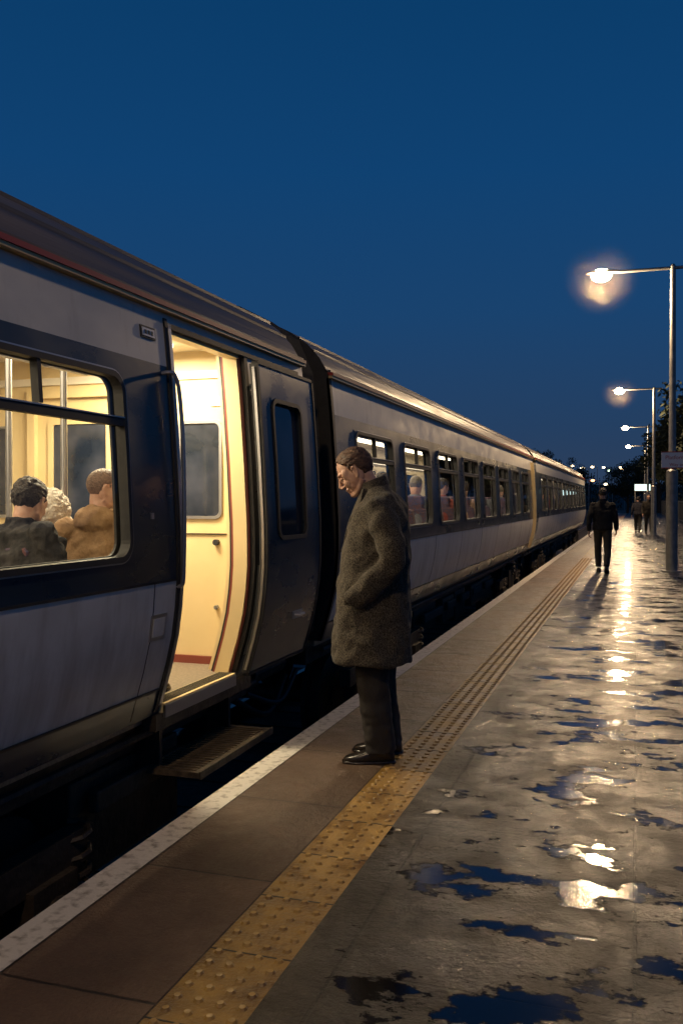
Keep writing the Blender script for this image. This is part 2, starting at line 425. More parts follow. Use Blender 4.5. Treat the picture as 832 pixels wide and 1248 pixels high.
pbox(h,3.85,3.875,1.40,1.43,-.01,.008,7)
h.build('handrail_and_plates',MATS,car1,auto=True)
s=MB()
s.box(-2.52,-2.19,4.28,5.28,.02,.05,0); s.box(-2.189,-2.178,4.28,5.28,.015,.056,1)
for k in range(22): s.box(-2.5,-2.22,4.31+.043*k,4.325+.043*k,.05,.056,0)
for y in (4.33,5.2): s.box(-2.6,-2.45,y,y+.03,.0,.3,1)
s.build('door_step',[m_step,m_under],car1)
def bellows(parent,y0,y1):
    b=MB(); n=9; rs=[]
    half=[(-2.5,.45),(-2.43,1.0),(-2.43,1.6),(-2.46,2.1),(-2.50,2.45),(-2.62,2.72),(-2.85,2.88),(-3.2,2.98),(-3.55,3.0)]
    for k in range(2*n+1):
        t=k/(2*n); off=.0 if k%2 else .07
        pr=[(x+off,z+(off*.6 if z>2.4 else 0)) for x,z in half]
        full=pr+[(2*CX-x,z) for x,z in reversed(pr[:-1])]
        rs.append([(x,y0+(y1-y0)*t,z) for x,z in full])
    b.rings(rs,0,caps=True)
    b.box(-4.2,-2.9,y0,y1,.0,.3,1); b.tube([(-2.75,y0-.2,.05),(-2.7,(y0+y1)/2,-.15),(-2.75,y1+.2,.05)],.025,0,sub=5)
    b.tube([(-2.65,y0-.2,.1),(-2.6,(y0+y1)/2,-.05),(-2.65,y1+.2,.1)],.02,0,sub=5)
    b.tube([(-2.75,y0,.2),(-2.75,y1,.2)],.09,1,n=12)
    b.build('gangway_bellows',[m_black,m_under],parent)
bellows(car1,6.12,6.72); bellows(car2,21.25,21.85)
e=MB()
pbox(e,20.75,20.80,.42,2.35,.0,.07,10); pbox(e,20.8,21.2,.42,2.35,.05,.07,0)
e.build('end_door',MATS,car2)
# ---------------------------------------------------------------- track and ground
m_ground=M('ballast',(.03,.026,.022),(.08,.07,.06),rough=.9,scale=18,bump=.6,bscale=25)
g=MB(); g.quad((-900,-200,-.95),(900,-200,-.95),(900,1800,-.95),(-900,1800,-.95)); g.build('ground',[m_ground])
t=MB()
for X in (CX-.72,CX+.72): 
    t.box(X-.035,X+.035,-12,140,-.83,-.80,0); t.box(X-.01,X+.01,-12,140,-.92,-.831,0); t.box(X-.07,X+.07,-12,140,-.935,-.921,0)
for k in range(230): t.box(CX-1.3,CX+1.3,-11.8+.65*k,-11.55+.65*k,-.949,-.937,1)
t.build('railway_track',[m_steel,m_under])
# ---------------------------------------------------------------- platform
plat=empty('platform')
def paving(name,base1,base2,slab,offs,wet,rlo,rhi,pud_lo,pud_hi,bmp=.35,bdist=.012,fine=55):
    m=bpy.data.materials.new(name); m.use_nodes=True; nt=m.node_tree; N=nt.nodes; L=nt.links; b=N['Principled BSDF']
    tc=N.new('ShaderNodeTexCoord')
    def mapn(sc,loc=(0,0,0),rot=(0,0,0)):
        q=N.new('ShaderNodeMapping'); q.inputs['Scale'].default_value=sc; q.inputs['Location'].default_value=loc; q.inputs['Rotation'].default_value=rot; L.new(tc.outputs['Object'],q.inputs['Vector']); return q.outputs[0]
    def nz(vec,s,d=4,r=.5):
        q=N.new('ShaderNodeTexNoise'); q.inputs['Scale'].default_value=s; q.inputs['Detail'].default_value=d; q.inputs['Roughness'].default_value=r; L.new(vec,q.inputs['Vector']); return q.outputs['Fac']
    def mr(v,a,b_,c,d,clamp=True):
        q=N.new('ShaderNodeMapRange'); q.clamp=clamp
        for i,x in zip(('From Min','From Max','To Min','To Max'),(a,b_,c,d)): q.inputs[i].default_value=x
        L.new(v,q.inputs['Value']); return q.outputs[0]
    def ma(op,a,b_):
        q=N.new('ShaderNodeMath'); q.operation=op
        for i,x in enumerate((a,b_)):
            if isinstance(x,(int,float)): q.inputs[i].default_value=x
            else: L.new(x,q.inputs[i])
        return q.outputs[0]
    br=N.new('ShaderNodeTexBrick'); L.new(mapn((1,1,1),offs,(0,0,math.radians(90))),br.inputs['Vector'])
    br.inputs['Scale'].default_value=1; br.inputs['Brick Width'].default_value=slab[1]; br.inputs['Row Height'].default_value=slab[0]
    br.inputs['Mortar Size'].default_value=.007; br.inputs['Mortar Smooth'].default_value=.3; br.inputs['Bias'].default_value=0
    br.inputs['Color1'].default_value=(.7,.7,.7,1); br.inputs['Color2'].default_value=(1.15,1.15,1.15,1); br.inputs['Mortar'].default_value=(.2,.2,.2,1)
    o=mapn((1,1,1))
    n1=nz(o,2.3,7,.6); n2=nz(o,90,3)
    cr=N.new('ShaderNodeValToRGB'); cr.color_ramp.elements[0].color=(*base1,1); cr.color_ramp.elements[1].color=(*base2,1)
    cr.color_ramp.elements[0].position=.3; cr.color_ramp.elements[1].position=.7
    L.new(ma('ADD',ma('MULTIPLY',n1,.6),ma('MULTIPLY',n2,.4)),cr.inputs['Fac'])
    mx=N.new('ShaderNodeMix'); mx.data_type='RGBA'; mx.blend_type='MULTIPLY'; mx.inputs[0].default_value=1
    L.new(cr.outputs[0],mx.inputs[6]); L.new(br.outputs['Color'],mx.inputs[7]); L.new(mx.outputs[2],b.inputs['Base Color'])
    rn=mr(nz(o,6,7,.7),.35,.65,rlo,rhi)
    h=ma('ADD',ma('MULTIPLY',nz(o,fine,5,.75),1.0),ma('MULTIPLY',nz(o,9,5,.6),1.6))
    if wet:
        b.inputs['Specular IOR Level'].default_value=.3
        sp=N.new('ShaderNodeSeparateXYZ'); L.new(tc.outputs['Object'],sp.inputs[0])
        pn=nz(mapn((.8,1.25,1),(3.1,.4,0)),2.6,11,.68)
        edge=mr(sp.outputs['X'],-1.05,-.3,-.06,0)      # drier beside the tactile strip
        pud=mr(ma('ADD',pn,edge),pud_lo,pud_hi,0,1)
        inv=ma('SUBTRACT',1.0,pud)
        rn=ma('ADD',ma('MULTIPLY',rn,inv),ma('MULTIPLY',pud,.09))
        h=ma('MULTIPLY',h,ma('ADD',ma('MULTIPLY',inv,.975),.025))
        dk=N.new('ShaderNodeMix'); dk.data_type='RGBA'; dk.blend_type='MULTIPLY'; L.new(pud,dk.inputs[0]); L.new(mx.outputs[2],dk.inputs[6]); dk.inputs[7].default_value=(.3,.3,.35,1); L.new(dk.outputs[2],b.inputs['Base Color'])
        # patchy water film riding over the aggregate
        b.inputs['Coat IOR'].default_value=1.33
        film=mr(nz(mapn((1,1,1),(7,2,0)),3.4,9,.7),.42,.58,.12,1.0)
        film=ma('MAXIMUM',film,pud)
        L.new(film,b.inputs['Coat Weight'])
        L.new(ma('ADD',ma('MULTIPLY',inv,mr(nz(o,5,7,.75),.38,.62,.09,.26)),ma('MULTIPLY',pud,.06)),b.inputs['Coat Roughness'])
        ch=ma('ADD',ma('MULTIPLY',nz(o,20,5,.7),1.0),ma('MULTIPLY',nz(o,70,2,.6),.4))
        ch=ma('MULTIPLY',ch,ma('ADD',ma('MULTIPLY',inv,.975),.025))
        cb=N.new('ShaderNodeBump'); cb.inputs['Strength'].default_value=.62; cb.inputs['Distance'].default_value=.014
        L.new(ch,cb.inputs['Height']); L.new(cb.outputs[0],b.inputs['Coat Normal'])
    h=ma('SUBTRACT',h,ma('MULTIPLY',br.outputs['Fac'],1.2))
    L.new(rn,b.inputs['Roughness'])
    bp=N.new('ShaderNodeBump'); bp.inputs['Strength'].default_value=bmp; bp.inputs['Distance'].default_value=bdist
    L.new(h,bp.inputs['Height']); L.new(bp.outputs[0],b.inputs['Normal'])
    return m
m_wet=paving('wet_paving',(.007,.0055,.0045),(.022,.017,.013),(.9,1.35),(0,0,0),True,.32,.5,.525,.55,1.0,.022,fine=42)
m_edge=paving('edge_paving',(.075,.045,.027),(.18,.11,.066),(.56,.9),(.1,.78,0),False,.30,.58,0,0,.8)
m_yel=M('tactile_yellow',(.13,.065,.015),(.33,.19,.04),rough=.28,rough2=.55,scale=7,bump=.35,bscale=60,lo=.3,hi=.68,detail=9)
m_yel2=M('tactile_blister_highlight',(.22,.12,.03),(.38,.23,.06),rough=.3,scale=12)  # dome tops painted lighter so the relief shows, in place of shading
m_wl=M('worn_white_paint',(.26,.23,.19),(.64,.60,.53),rough=.5,scale=22,bump=.25,bscale=50,lo=.3,hi=.5,detail=9)
m_conc=M('platform_wall_brick',(.06,.05,.045),(.12,.1,.09),rough=.85,scale=4,bump=.4)
Y0,Y1=-14,112
PR=3.0
def strip(name,x0,x1,mt,z0=-.1):
    q=MB(); q.box(x0,x1,Y0,Y1,z0,0,0); return q.build(name,[mt],plat)
strip('white_edge_line',-2.04,-1.905,m_wl)
strip('edge_paving',-1.9045,-1.3405,m_edge)
strip('wet_paving',-1.0545,PR,m_wet)
q=MB(); q.box(-1.34,-1.055,Y0,Y1,-.1,0,0)
y=1.2
while y<24:
    for j in range(4):
        cx=-1.34+.036+.071*j; r=.018; hgt=.007
        i=len(q.v); n=8
        for k in range(n): q.v.append(V((cx+r*math.cos(k*math.pi/4),y+r*math.sin(k*math.pi/4),.0)))
        for k in range(n): q.v.append(V((cx+.6*r*math.cos(k*math.pi/4),y+.6*r*math.sin(k*math.pi/4),hgt)))
        for k in range(n): q.f.append((i+k,i+(k+1)%n,i+n+(k+1)%n,i+n+k)); q.m.append(0)
        q.f.append(tuple(i+n+k for k in range(n))); q.m.append(1)
    y+=.071
q.build('tactile_strip',[m_yel,m_yel2],plat)
js=MB()
y=1.0
while y<40: js.box(-1.34,-1.055,y,y+.006,.0,.0015,0); y+=.426
js.build('tactile_joints',[m_black],plat)
w=MB(); w.box(-1.98,PR-.05,Y0+.05,Y1-.05,-.948,-.101,0); w.build('platform_wall',[m_conc],plat)
m_fence=M('fence_metal',(.03,.035,.04),rough=.5)
f=MB(); y=-12; FX=PR-.3
while y<110:
    f.box(FX-.03,FX+.03,y,y+.06,0,1.5,0)
    for k in range(1,16): f.box(FX-.01,FX+.01,y+k*.15,y+k*.15+.02,.15,1.45,0)
    y+=2.4
f.box(FX-.015,FX+.015,-12,110,.2,.25,0); f.box(FX-.015,FX+.015,-12,110,1.38,1.43,0)
f.build('platform_fence',[m_fence])
# ---------------------------------------------------------------- street lamps
WARM=(1,.68,.37)
m_pole=M('galvanised_pole',(.20,.20,.20),(.28,.28,.27),rough=.45,metal=.6,scale=8)
m_bulb=EM('lamp_glass_lit',(1,.80,.52),60)
HL=6.35
m_halo=bpy.data.materials.new('lamp_halo_scatter'); m_halo.use_nodes=True; nt=m_halo.node_tree; nt.nodes.clear()  # scattering volume added to imitate the glow around a lamp
vs=nt.nodes.new('ShaderNodeVolumeScatter'); vs.inputs['Anisotropy'].default_value=.2; vs.inputs['Color'].default_value=(1,.86,.62,1)
tc=nt.nodes.new('ShaderNodeTexCoord'); di=nt.nodes.new('ShaderNodeVectorMath'); di.operation='DISTANCE'; di.inputs[1].default_value=(-1.43,0,HL-.12)
nt.links.new(tc.outputs['Object'],di.inputs[0])
mr_=nt.nodes.new('ShaderNodeMapRange'); mr_.interpolation_type='SMOOTHSTEP'; mr_.inputs['From Min'].default_value=0; mr_.inputs['From Max'].default_value=.85; mr_.inputs['To Min'].default_value=.020; mr_.inputs['To Max'].default_value=0
nt.links.new(di.outputs['Value'],mr_.inputs['Value']); nt.links.new(mr_.outputs[0],vs.inputs['Density'])
oo=nt.nodes.new('ShaderNodeOutputMaterial'); nt.links.new(vs.outputs[0],oo.inputs['Volume'])
def lamp(y,power=1150,H=HL,X=.70,halo=False):
    r=empty('street_lamp',(X,y,0))
    p=MB()
    p.tube([(0,0,0),(0,0,.03)],.2,0,n=20)
    p.tube([(0,0,.03),(0,0,2.1),(0,0,2.14),(0,0,H)],[.115,.115,.075,.055],0,n=16)
    p.tube([(.34,0,H-.03),(-1.12,0,H-.03)],.035,0,n=10)
    p.tube([(0,0,H),(0,0,H+.05)],[.06,.03],0,n=12)
    p.box(.09,.118,-.05,.05,.5,.95,0)
    p.build('pole_and_arm',[m_pole],r,auto=True)
    hd=MB()
    hd.rings([[(x,wd*math.cos(a),H-.03+ht*math.sin(a)*(1 if math.sin(a)>0 else .35)) for a in [2*math.pi*k/16 for k in range(16)]] for x,wd,ht in ((-1.05,.04,.04),(-1.15,.09,.05),(-1.4,.15,.06),(-1.65,.13,.05),(-1.75,.05,.03))],0)
    hd.build('lamp_head',[m_pole],r,smooth=True)
    bl=MB(); bl.ell((-1.43,0,H-.08),(.21,.15,.14),0); bl.build('lamp_bowl',[m_bulb],r,smooth=True)
    l=bpy.data.lights.new('lamp_light','POINT'); l.energy=power; l.color=WARM; l.shadow_soft_size=.12
    o=bpy.data.objects.new('lamp_light',l); o.location=(-1.43,0,H-.36); scene.collection.objects.link(o); o.parent=r
    if halo:
        ms=MB(); ms.ell((-1.43,0,H-.12),(.85,.85,.85),0,n=24,m=16); ms.build('lamp_halo',[m_halo],r,smooth=True)  # added halo sphere round the bowl, standing in for lens bloom
    return r
lamp(20.0,halo=True); lamp(41.3,halo=True); lamp(62.5); lamp(84)
lamp(-1.3,power=340)
m_sign=M('sign_white',(.75,.73,.70),rough=.4); m_rt=M('sign_red',(.45,.04,.03),rough=.5)
sg=empty('platform_sign',(.78,19.8,0)); q=MB(); q.box(-.30,.34,-.012,.012,2.15,2.5,0); q.box(-.30,.34,-.014,-.0125,2.15,2.17,1); q.box(-.30,.34,-.014,-.0125,2.48,2.5,1)
q.box(-.13,-.05,.0125,.1,2.2,2.24,2); q.box(-.13,-.05,.0125,.1,2.42,2.46,2); q.build('board',[m_sign,m_rt,m_pole],sg)
for txt,z,s_ in (('Platform 2',2.34,.115),('Way out',2.2,.09)):
    c=bpy.data.curves.new('lettering','FONT'); c.body=txt; c.size=s_; c.align_x='CENTER'; c.extrude=.001; c.materials.append(m_rt)
    o=bpy.data.objects.new('lettering',c); o.location=(.02,-.015,z); o.rotation_euler=(math.radians(90),0,0); scene.collection.objects.link(o); o.parent=sg
s2=empty('illuminated_station_sign',(.42,72,0)); q=MB(); q.box(-.6,.6,-.08,.08,2.2,2.75,0); q.box(-.56,.56,-.085,-.081,2.24,2.71,1); q.box(-.56,-.5,-.04,.04,0,2.2,0); q.box(.5,.56,-.04,.04,0,2.2,0)
q.build('sign_box',[m_pole,EM('sign_face_lit',(.75,1,.9),1.8)],s2)
def far_lamp(x,y,hh,c,st):
    r=empty('distant_street_lamp',(x,y,-.95)); q=MB(); q.tube([(0,0,0),(0,0,hh)],[.09,.05],0,n=8); q.tube([(0,0,hh-.05),(-.9,0,hh+.05)],.04,0,n=6)
    q.ell((-1.0,0,hh),(.32,.22,.18),1,n=10,m=6); q.build('post',[m_pole,EM('far_lamp_lit',c,st)],r)
for x,y,hh,c,st in ((-11.5,190,9.5,(1,.7,.35),12),(-8.0,200,9.6,(1,.75,.4),16),(-6.2,215,10,(1,.85,.6),12),(-4.3,190,8.5,(.7,1,.6),6),(-2.8,230,10.5,(1,.7,.35),12),(-1.2,150,7.4,(1,.6,.3),9),(-9.5,149,6.2,(1,.6,.3),8),(2.2,148,7.2,(1,.8,.5),12),(-5.6,148,5.6,(1,.35,.15),6),(-3.6,148,5.0,(1,.8,.5),7),(-7.2,148,7.6,(1,.8,.5),9),(-10.8,149,7.9,(1,.85,.6),8)): far_lamp(x,y,hh,c,st)
# ---------------------------------------------------------------- trees
m_leaf=M('dark_foliage',(.010,.016,.006),(.032,.040,.014),rough=.8,scale=.9)
m_bark=M('bark',(.03,.022,.015),(.06,.045,.03),rough=.9,scale=8,bump=.5)
def leaves(mb,c,rad,n,s,rnd):
    for _ in range(n):
        d=V((rnd.gauss(0,1),rnd.gauss(0,1),rnd.gauss(0,1))).normalized()*(rnd.random()**.45)
        p=c+V((d.x*rad[0],d.y*rad[1],d.z*rad[2]))
        a=V((rnd.uniform(-1,1),rnd.uniform(-1,1),rnd.uniform(-1,1))).normalized(); b=a.orthogonal().normalized()
        q=s*rnd.uniform(.6,1.3)
        mb.quad(p-a*q,p-b*q*.5,p+a*q,p+b*q*.5,1)
def tree(x,y,h,cr,seed,leafn=60,name='broadleaf_tree'):
    rnd=random.Random(seed); mb=MB(); 
    mb.tube([(0,0,0),(.1,0,h*.25),(0,.15,h*.5),(.1,.1,h*.85)],[h*.03,h*.024,h*.016,h*.004],0,sub=4)
    cl=[]
    for k in range(16):
        a=rnd.uniform(0,6.28); z0=h*rnd.uniform(.25,.6); L_=cr*rnd.uniform(.6,1.0); z1=z0+h*rnd.uniform(.1,.38)
        e_=V((math.cos(a)*L_,math.sin(a)*L_,min(z1,h*.95)))
        mb.tube([(0,0,z0),(e_.x*.5,e_.y*.5,(z0+e_.z)/2+.2),e_],[h*.01,h*.006,h*.002],0,n=6,sub=3)
        cl.append(e_); cl.append(V((e_.x*.6,e_.y*.6,e_.z*.9+.3)))
        for j in range(3): cl.append(e_+V((rnd.gauss(0,.5),rnd.gauss(0,.5),rnd.gauss(0,.45)))*cr*.35)
    for c in cl: leaves(mb,c,(cr*.24,)*3,leafn,.14,rnd)
    o=mb.build(name,[m_bark,m_leaf]); o.location=(x,y,-.95); return o
for i,(x,y,h,cr) in enumerate([(3.7,44,9.6,2.7),(4.3,57,9.8,3.1),(4.4,72,9.2,3.3),(4.8,90,10,3.5),(2.6,119,9.8,3.7),(-1.2,128,7.8,3.0),(6.5,108,11,3.8),(-10.2,128,9.6,3.4),(-13.5,133,10,3.5),(-9.5,104,6.0,2.0)]): tree(x,y,h,cr,i+3,leafn=85)
mb=MB(); rnd=random.Random(5)
for k in range(230):
    x=rnd.uniform(-75,55); y=rnd.uniform(150,175); zt=5.6+1.8*noise.noise(V((x*.12,0,0)))+rnd.uniform(-.8,1.0)
    for j in range(3): leaves(mb,V((x+rnd.uniform(-1,1),y,zt*(.3+.33*j)-.5)),(1.6,1.6,1.2),24,.3,rnd)
    mb.tube([(x,y,-.95),(x,y,zt*.8)],[.12,.03],0,n=5)
mb.build('distant_trees',[m_bark,m_leaf])
mb=MB(); rs=[]
for y,hh in ((240,-.95),(300,6),(420,11),(600,7),(700,-.95)):
    rs.append([(x,y,max(-.96,hh*(.75+.35*noise.noise(V((x*.01,y*.01,1)))))) for x in range(-420,421,30)])
mb.rings(rs,0,caps=False,closed=False); mb.build('hill',[M('dark_hill',(.015,.018,.012),(.03,.03,.02),rough=.9,scale=.05)])
# ---------------------------------------------------------------- people
def skin(n,c): return M(n,c,(c[0]*.85,c[1]*.75,c[2]*.7),rough=.5,scale=30,bump=.15,bscale=150)
m_skin=skin('skin',(.50,.31,.23)); m_skin2=skin('skin_b',(.32,.19,.13))
m_eye=M('eye',(.03,.02,.015),rough=.2); m_eyew=M('eye_white',(.30,.23,.19),rough=.3); m_lip=M('lip',(.36,.18,.14),rough=.5)
def hairm(n,a,b): return M(n,a,b,rough=.6,scale=60,stretch=(1,.3,1),bump=.6,bscale=120)
m_hair=hairm('brown_hair',(.045,.022,.012),(.12,.06,.032)); m_hairk=hairm('black_hair',(.012,.009,.007),(.035,.025,.019)); m_hairg=hairm('grey_hair',(.12,.11,.1),(.2,.18,.17))
m_stub=hairm('shaved_hair',(.09,.052,.033),(.15,.09,.055))
m_shoe=M('black_leather',(.012,.01,.009),(.03,.022,.018),rough=.25,scale=12)
m_trou=M('dark_trousers',(.016,.013,.012),(.028,.024,.022),rough=.85,scale=14,stretch=(1,1,.3),bump=.5,bscale=9)
m_tweed=bpy.data.materials.new('tweed_wool'); m_tweed.use_nodes=True; nt=m_tweed.node_tree; N=nt.nodes; L=nt.links; b=N['Principled BSDF']; b.inputs['Roughness'].default_value=.95; b.inputs['Specular IOR Level'].default_value=.15
b.inputs['Sheen Weight'].default_value=.08; b.inputs['Sheen Roughness'].default_value=.5
tc=N.new('ShaderNodeTexCoord'); n1=N.new('ShaderNodeTexNoise'); n1.inputs['Scale'].default_value=130; n1.inputs['Detail'].default_value=3; L.new(tc.outputs['Object'],n1.inputs['Vector'])
vz=N.new('ShaderNodeTexVoronoi'); vz.inputs['Scale'].default_value=190; L.new(tc.outputs['Object'],vz.inputs['Vector'])
ad=N.new('ShaderNodeMath'); ad.operation='MULTIPLY_ADD'; ad.inputs[1].default_value=.3; L.new(vz.outputs['Distance'],ad.inputs[0]); L.new(n1.outputs['Fac'],ad.inputs[2])
cr=N.new('ShaderNodeValToRGB'); cr.color_ramp.elements[0].position=.5; cr.color_ramp.elements[0].color=(.016,.0135,.0105,1); cr.color_ramp.elements[1].position=.87; cr.color_ramp.elements[1].color=(.105,.088,.068,1)
L.new(ad.outputs[0],cr.inputs['Fac']); L.new(cr.outputs[0],b.inputs['Base Color'])
b2=N.new('ShaderNodeBump'); b2.inputs['Strength'].default_value=.6; b2.inputs['Distance'].default_value=.004; L.new(ad.outputs[0],b2.inputs['Height']); L.new(b2.outputs[0],b.inputs['Normal'])
def cloth(n,a,b_): return M(n,a,b_,rough=.95,scale=14,bump=.5,bscale=60,stretch=(1,1,.6),spec=.2)
def ringh(cx,cy,z,rx,ry,n=32,p=2.4,wave=0,k=7,ph=0):
    out=[]
    for j in range(n):
        t=2*math.pi*j/n; c,s_=math.cos(t),math.sin(t)
        w=1+wave*math.sin(k*t+ph)
        out.append((cx+rx*w*math.copysign(abs(c)**(2/p),c),cy+ry*w*math.copysign(abs(s_)**(2/p),s_),z))
    return out
def head(root,c,pitch,yaw,neck,mskin,mhair,vox=.005,style='short',sc=1.0):
    Mx=Matrix.Rotation(yaw,3,'Z')@Matrix.Rotation(-pitch,3,'X')@Matrix.Scale(sc,3); c=V(c)
    T=Matrix.Translation(c)@Mx.to_4x4()
    h=MB(); P=lambda x,y,z:(T@V((x,y,z)))
    def E(p,r): h.ell(T@V(p),r,0,mat=Mx,n=24,m=16)
    E((0,-.015,.03),(.075,.098,.088)); E((0,.030,-.02),(.062,.060,.088)); E((0,.028,-.068),(.055,.056,.042)); E((0,.074,-.094),(.024,.021,.020))
    for s in (-1,1): h.tube([P(s*.055,-.01,-.055),P(s*.046,.035,-.088),P(s*.012,.075,-.1)],[.02,.018,.016],0,n=10,sub=4)
    E((0,.074,.030),(.050,.018,.014))
    h.tube([P(0,.086,.022),P(0,.100,-.006),P(0,.116,-.028)],[.009,.010,.0115],0,n=10)
    E((0,.103,-.033),(.018,.014,.009)); E((0,.088,-.056),(.024,.012,.009)); E((0,.086,-.071),(.020,.011,.009))
    for s in (-1,1):
        E((s*.036,.058,-.028),(.026,.028,.032)); E((s*.040,.035,-.055),(.024,.03,.032)); E((s*.063,.005,-.02),(.010,.045,.045))
        E((s*.056,.045,.012),(.014,.026,.03))
        h.tube([P(s*.076,.008,.012),P(s*.082,-.004,.024),P(s*.083,-.018,.016),P(s*.081,-.018,-.004),P(s*.077,-.004,-.028),P(s*.074,.004,-.03)],[.006,.006,.006,.006,.007,.006],0,n=8,sub=4)
        E((s*.076,-.006,-.004),(.006,.014,.024))
    nb=V(neck)
    h.tube([P(0,-.03,.0),P(0,-.028,-.07),nb+(P(0,-.03,-.07)-nb)*.4,nb],[.055,.055,.058,.07],0,n=20,sub=4)
    h.build('head_and_neck',[mskin],root,remesh=vox,sm=6)
    f=MB()
    for s in (-1,1):
        f.ell(P(s*.031,.0785,.002),(.012,.009,.005),1,mat=Mx,n=12,m=8); f.ell(P(s*.031,.0855,.001),(.005,.003,.0045),0,mat=Mx,n=10,m=8)
        f.tube([P(s*.014,.0880,.027),P(s*.028,.0875,.031),P(s*.041,.0805,.029)],[.0025,.003,.0015],3,n=6,sub=3)
        f.ell(P(s*.031,.0815,.009),(.015,.0085,.006),2,mat=Mx,n=12,m=8)
    f.tube([P(-.018,.0885,-.064),P(0,.0955,-.0635),P(.018,.0885,-.064)],.0018,4,n=6,sub=3)
    f.build('facial_features',[m_eye,m_eyew,mskin,mhair,m_lip],root,smooth=True)
    if style!='bald':
        q=MB(); n_,m_=96,64; long_=style=='full'; rs=[]
        for a in range(1,m_):
            ph=math.pi*a/m_; ring=[]
            for b_ in range(n_):
                th=2*math.pi*b_/n_
                d_=V((math.sin(ph)*math.cos(th),math.sin(ph)*math.sin(th),-math.cos(ph)))
                p=V((d_.x*.0765,d_.y*.100-.015,d_.z*.090+.03))
                fl=.052+.2*(p.z-.09)
                sd=.026 if abs(p.x)>.05 else fl
                lim=fl if p.z>.075 else sd+(fl-sd)*max(0,(p.z-.045)/.03)
                zl=-.082 if p.y<-.045 else (-.082+(p.y+.045)/.02*.10 if p.y<-.025 else (.022 if p.y<.008 else -.010))
                dd=min(lim-p.y,(p.z-zl))+.010*noise.noise(p*90)
                t=max(0,min(1,dd/.014)); t=t*t*(3-2*t)
                n3=noise.noise(V((p.x*60,p.y*25,p.z*60)))
                ko=1.01 if style=='shaved' else 1.07+.04*n3+.03*noise.noise(p*130)+(.03 if p.z>.06 else 0)+(.05+.05*n3 if long_ else 0)
                k=.86+(ko-.86)*t
                ring.append(T@V((p.x*k,(p.y+.015)*k-.015,(p.z-.03)*k+.03)))
            rs.append(ring)
        q.rings(rs,0,caps=True); q.build('hair',[m_stub if style=='shaved' else mhair],root,smooth=True)
def hand(root,w,d,n,s,mt,vox=.004):
    w,d,n,s=V(w),V(d).normalized(),V(n).normalized(),V(s).normalized(); h=MB()
    h.rings([[w+d*t+s*(a*math.cos(q))+n*(b_*math.sin(q)) for q in [2*math.pi*k/14 for k in range(14)]] for t,a,b_ in ((-.04,.026,.02),(0,.027,.019),(.035,.038,.017),(.07,.043,.015),(.092,.04,.011))],0)
    for k,(o,l) in enumerate(((.031,.068),(.0105,.078),(-.0105,.073),(-.031,.058))):
        p=w+d*.085+s*o; pts=[p-d*.02,p]; a=.15+.08*k
        for f_ in (.42,.32,.26):
            a+=.32; p=p+(d*math.cos(a)+n*math.sin(a))*l*f_; pts.append(p)
        h.tube(pts,[.009,.0095,.0088,.0080,.0062],0,n=8)
    p=w+d*.02+s*.03; pts=[p,p+(d*.6+s*.7+n*.25).normalized()*.04,p+(d*.6+s*.7+n*.25).normalized()*.04+(d*.85+s*.25+n*.35).normalized()*.035]
    h.tube(pts,[.014,.011,.008],0,n=8)
    h.build('hand',[mt],root,remesh=vox,sm=1)
def shoe(mb,x,y,yaw=0,pitch=0,z=0,L_=.29):
    T=Matrix.Translation((x,y,z))@Matrix.Rotation(yaw,4,'Z')@Matrix.Rotation(pitch,4,'X')
    rs=[]
    for t,w,h0,h1 in ((-.095,.022,.01,.05),(-.085,.034,.0,.085),(-.05,.04,0,.105),(0,.042,.0,.10),(.05,.045,0,.08),(.10,.05,.0,.06),(.145,.046,.0,.048),(.18,.034,.002,.038),(.195,.018,.008,.026)):
        rs.append([T@V((w*math.copysign(abs(math.cos(a))**.7,math.cos(a)),t,(h0+h1)/2+(h1-h0)/2*math.copysign(abs(math.sin(a))**.7,math.sin(a)))) for a in [2*math.pi*k/16 for k in range(16)]])
    mb.rings(rs,0)
    so=[]
    for t,w in ((-.1,.024),(-.09,.038),(-.05,.044),(0,.046),(.05,.049),(.10,.054),(.145,.05),(.185,.037),(.202,.018)):
        so.append([T@V((w*sx_,t,zz)) for sx_,zz in ((-1,.0),(1,.0),(1,.014),(-1,.014))])
    mb.rings(so,0)
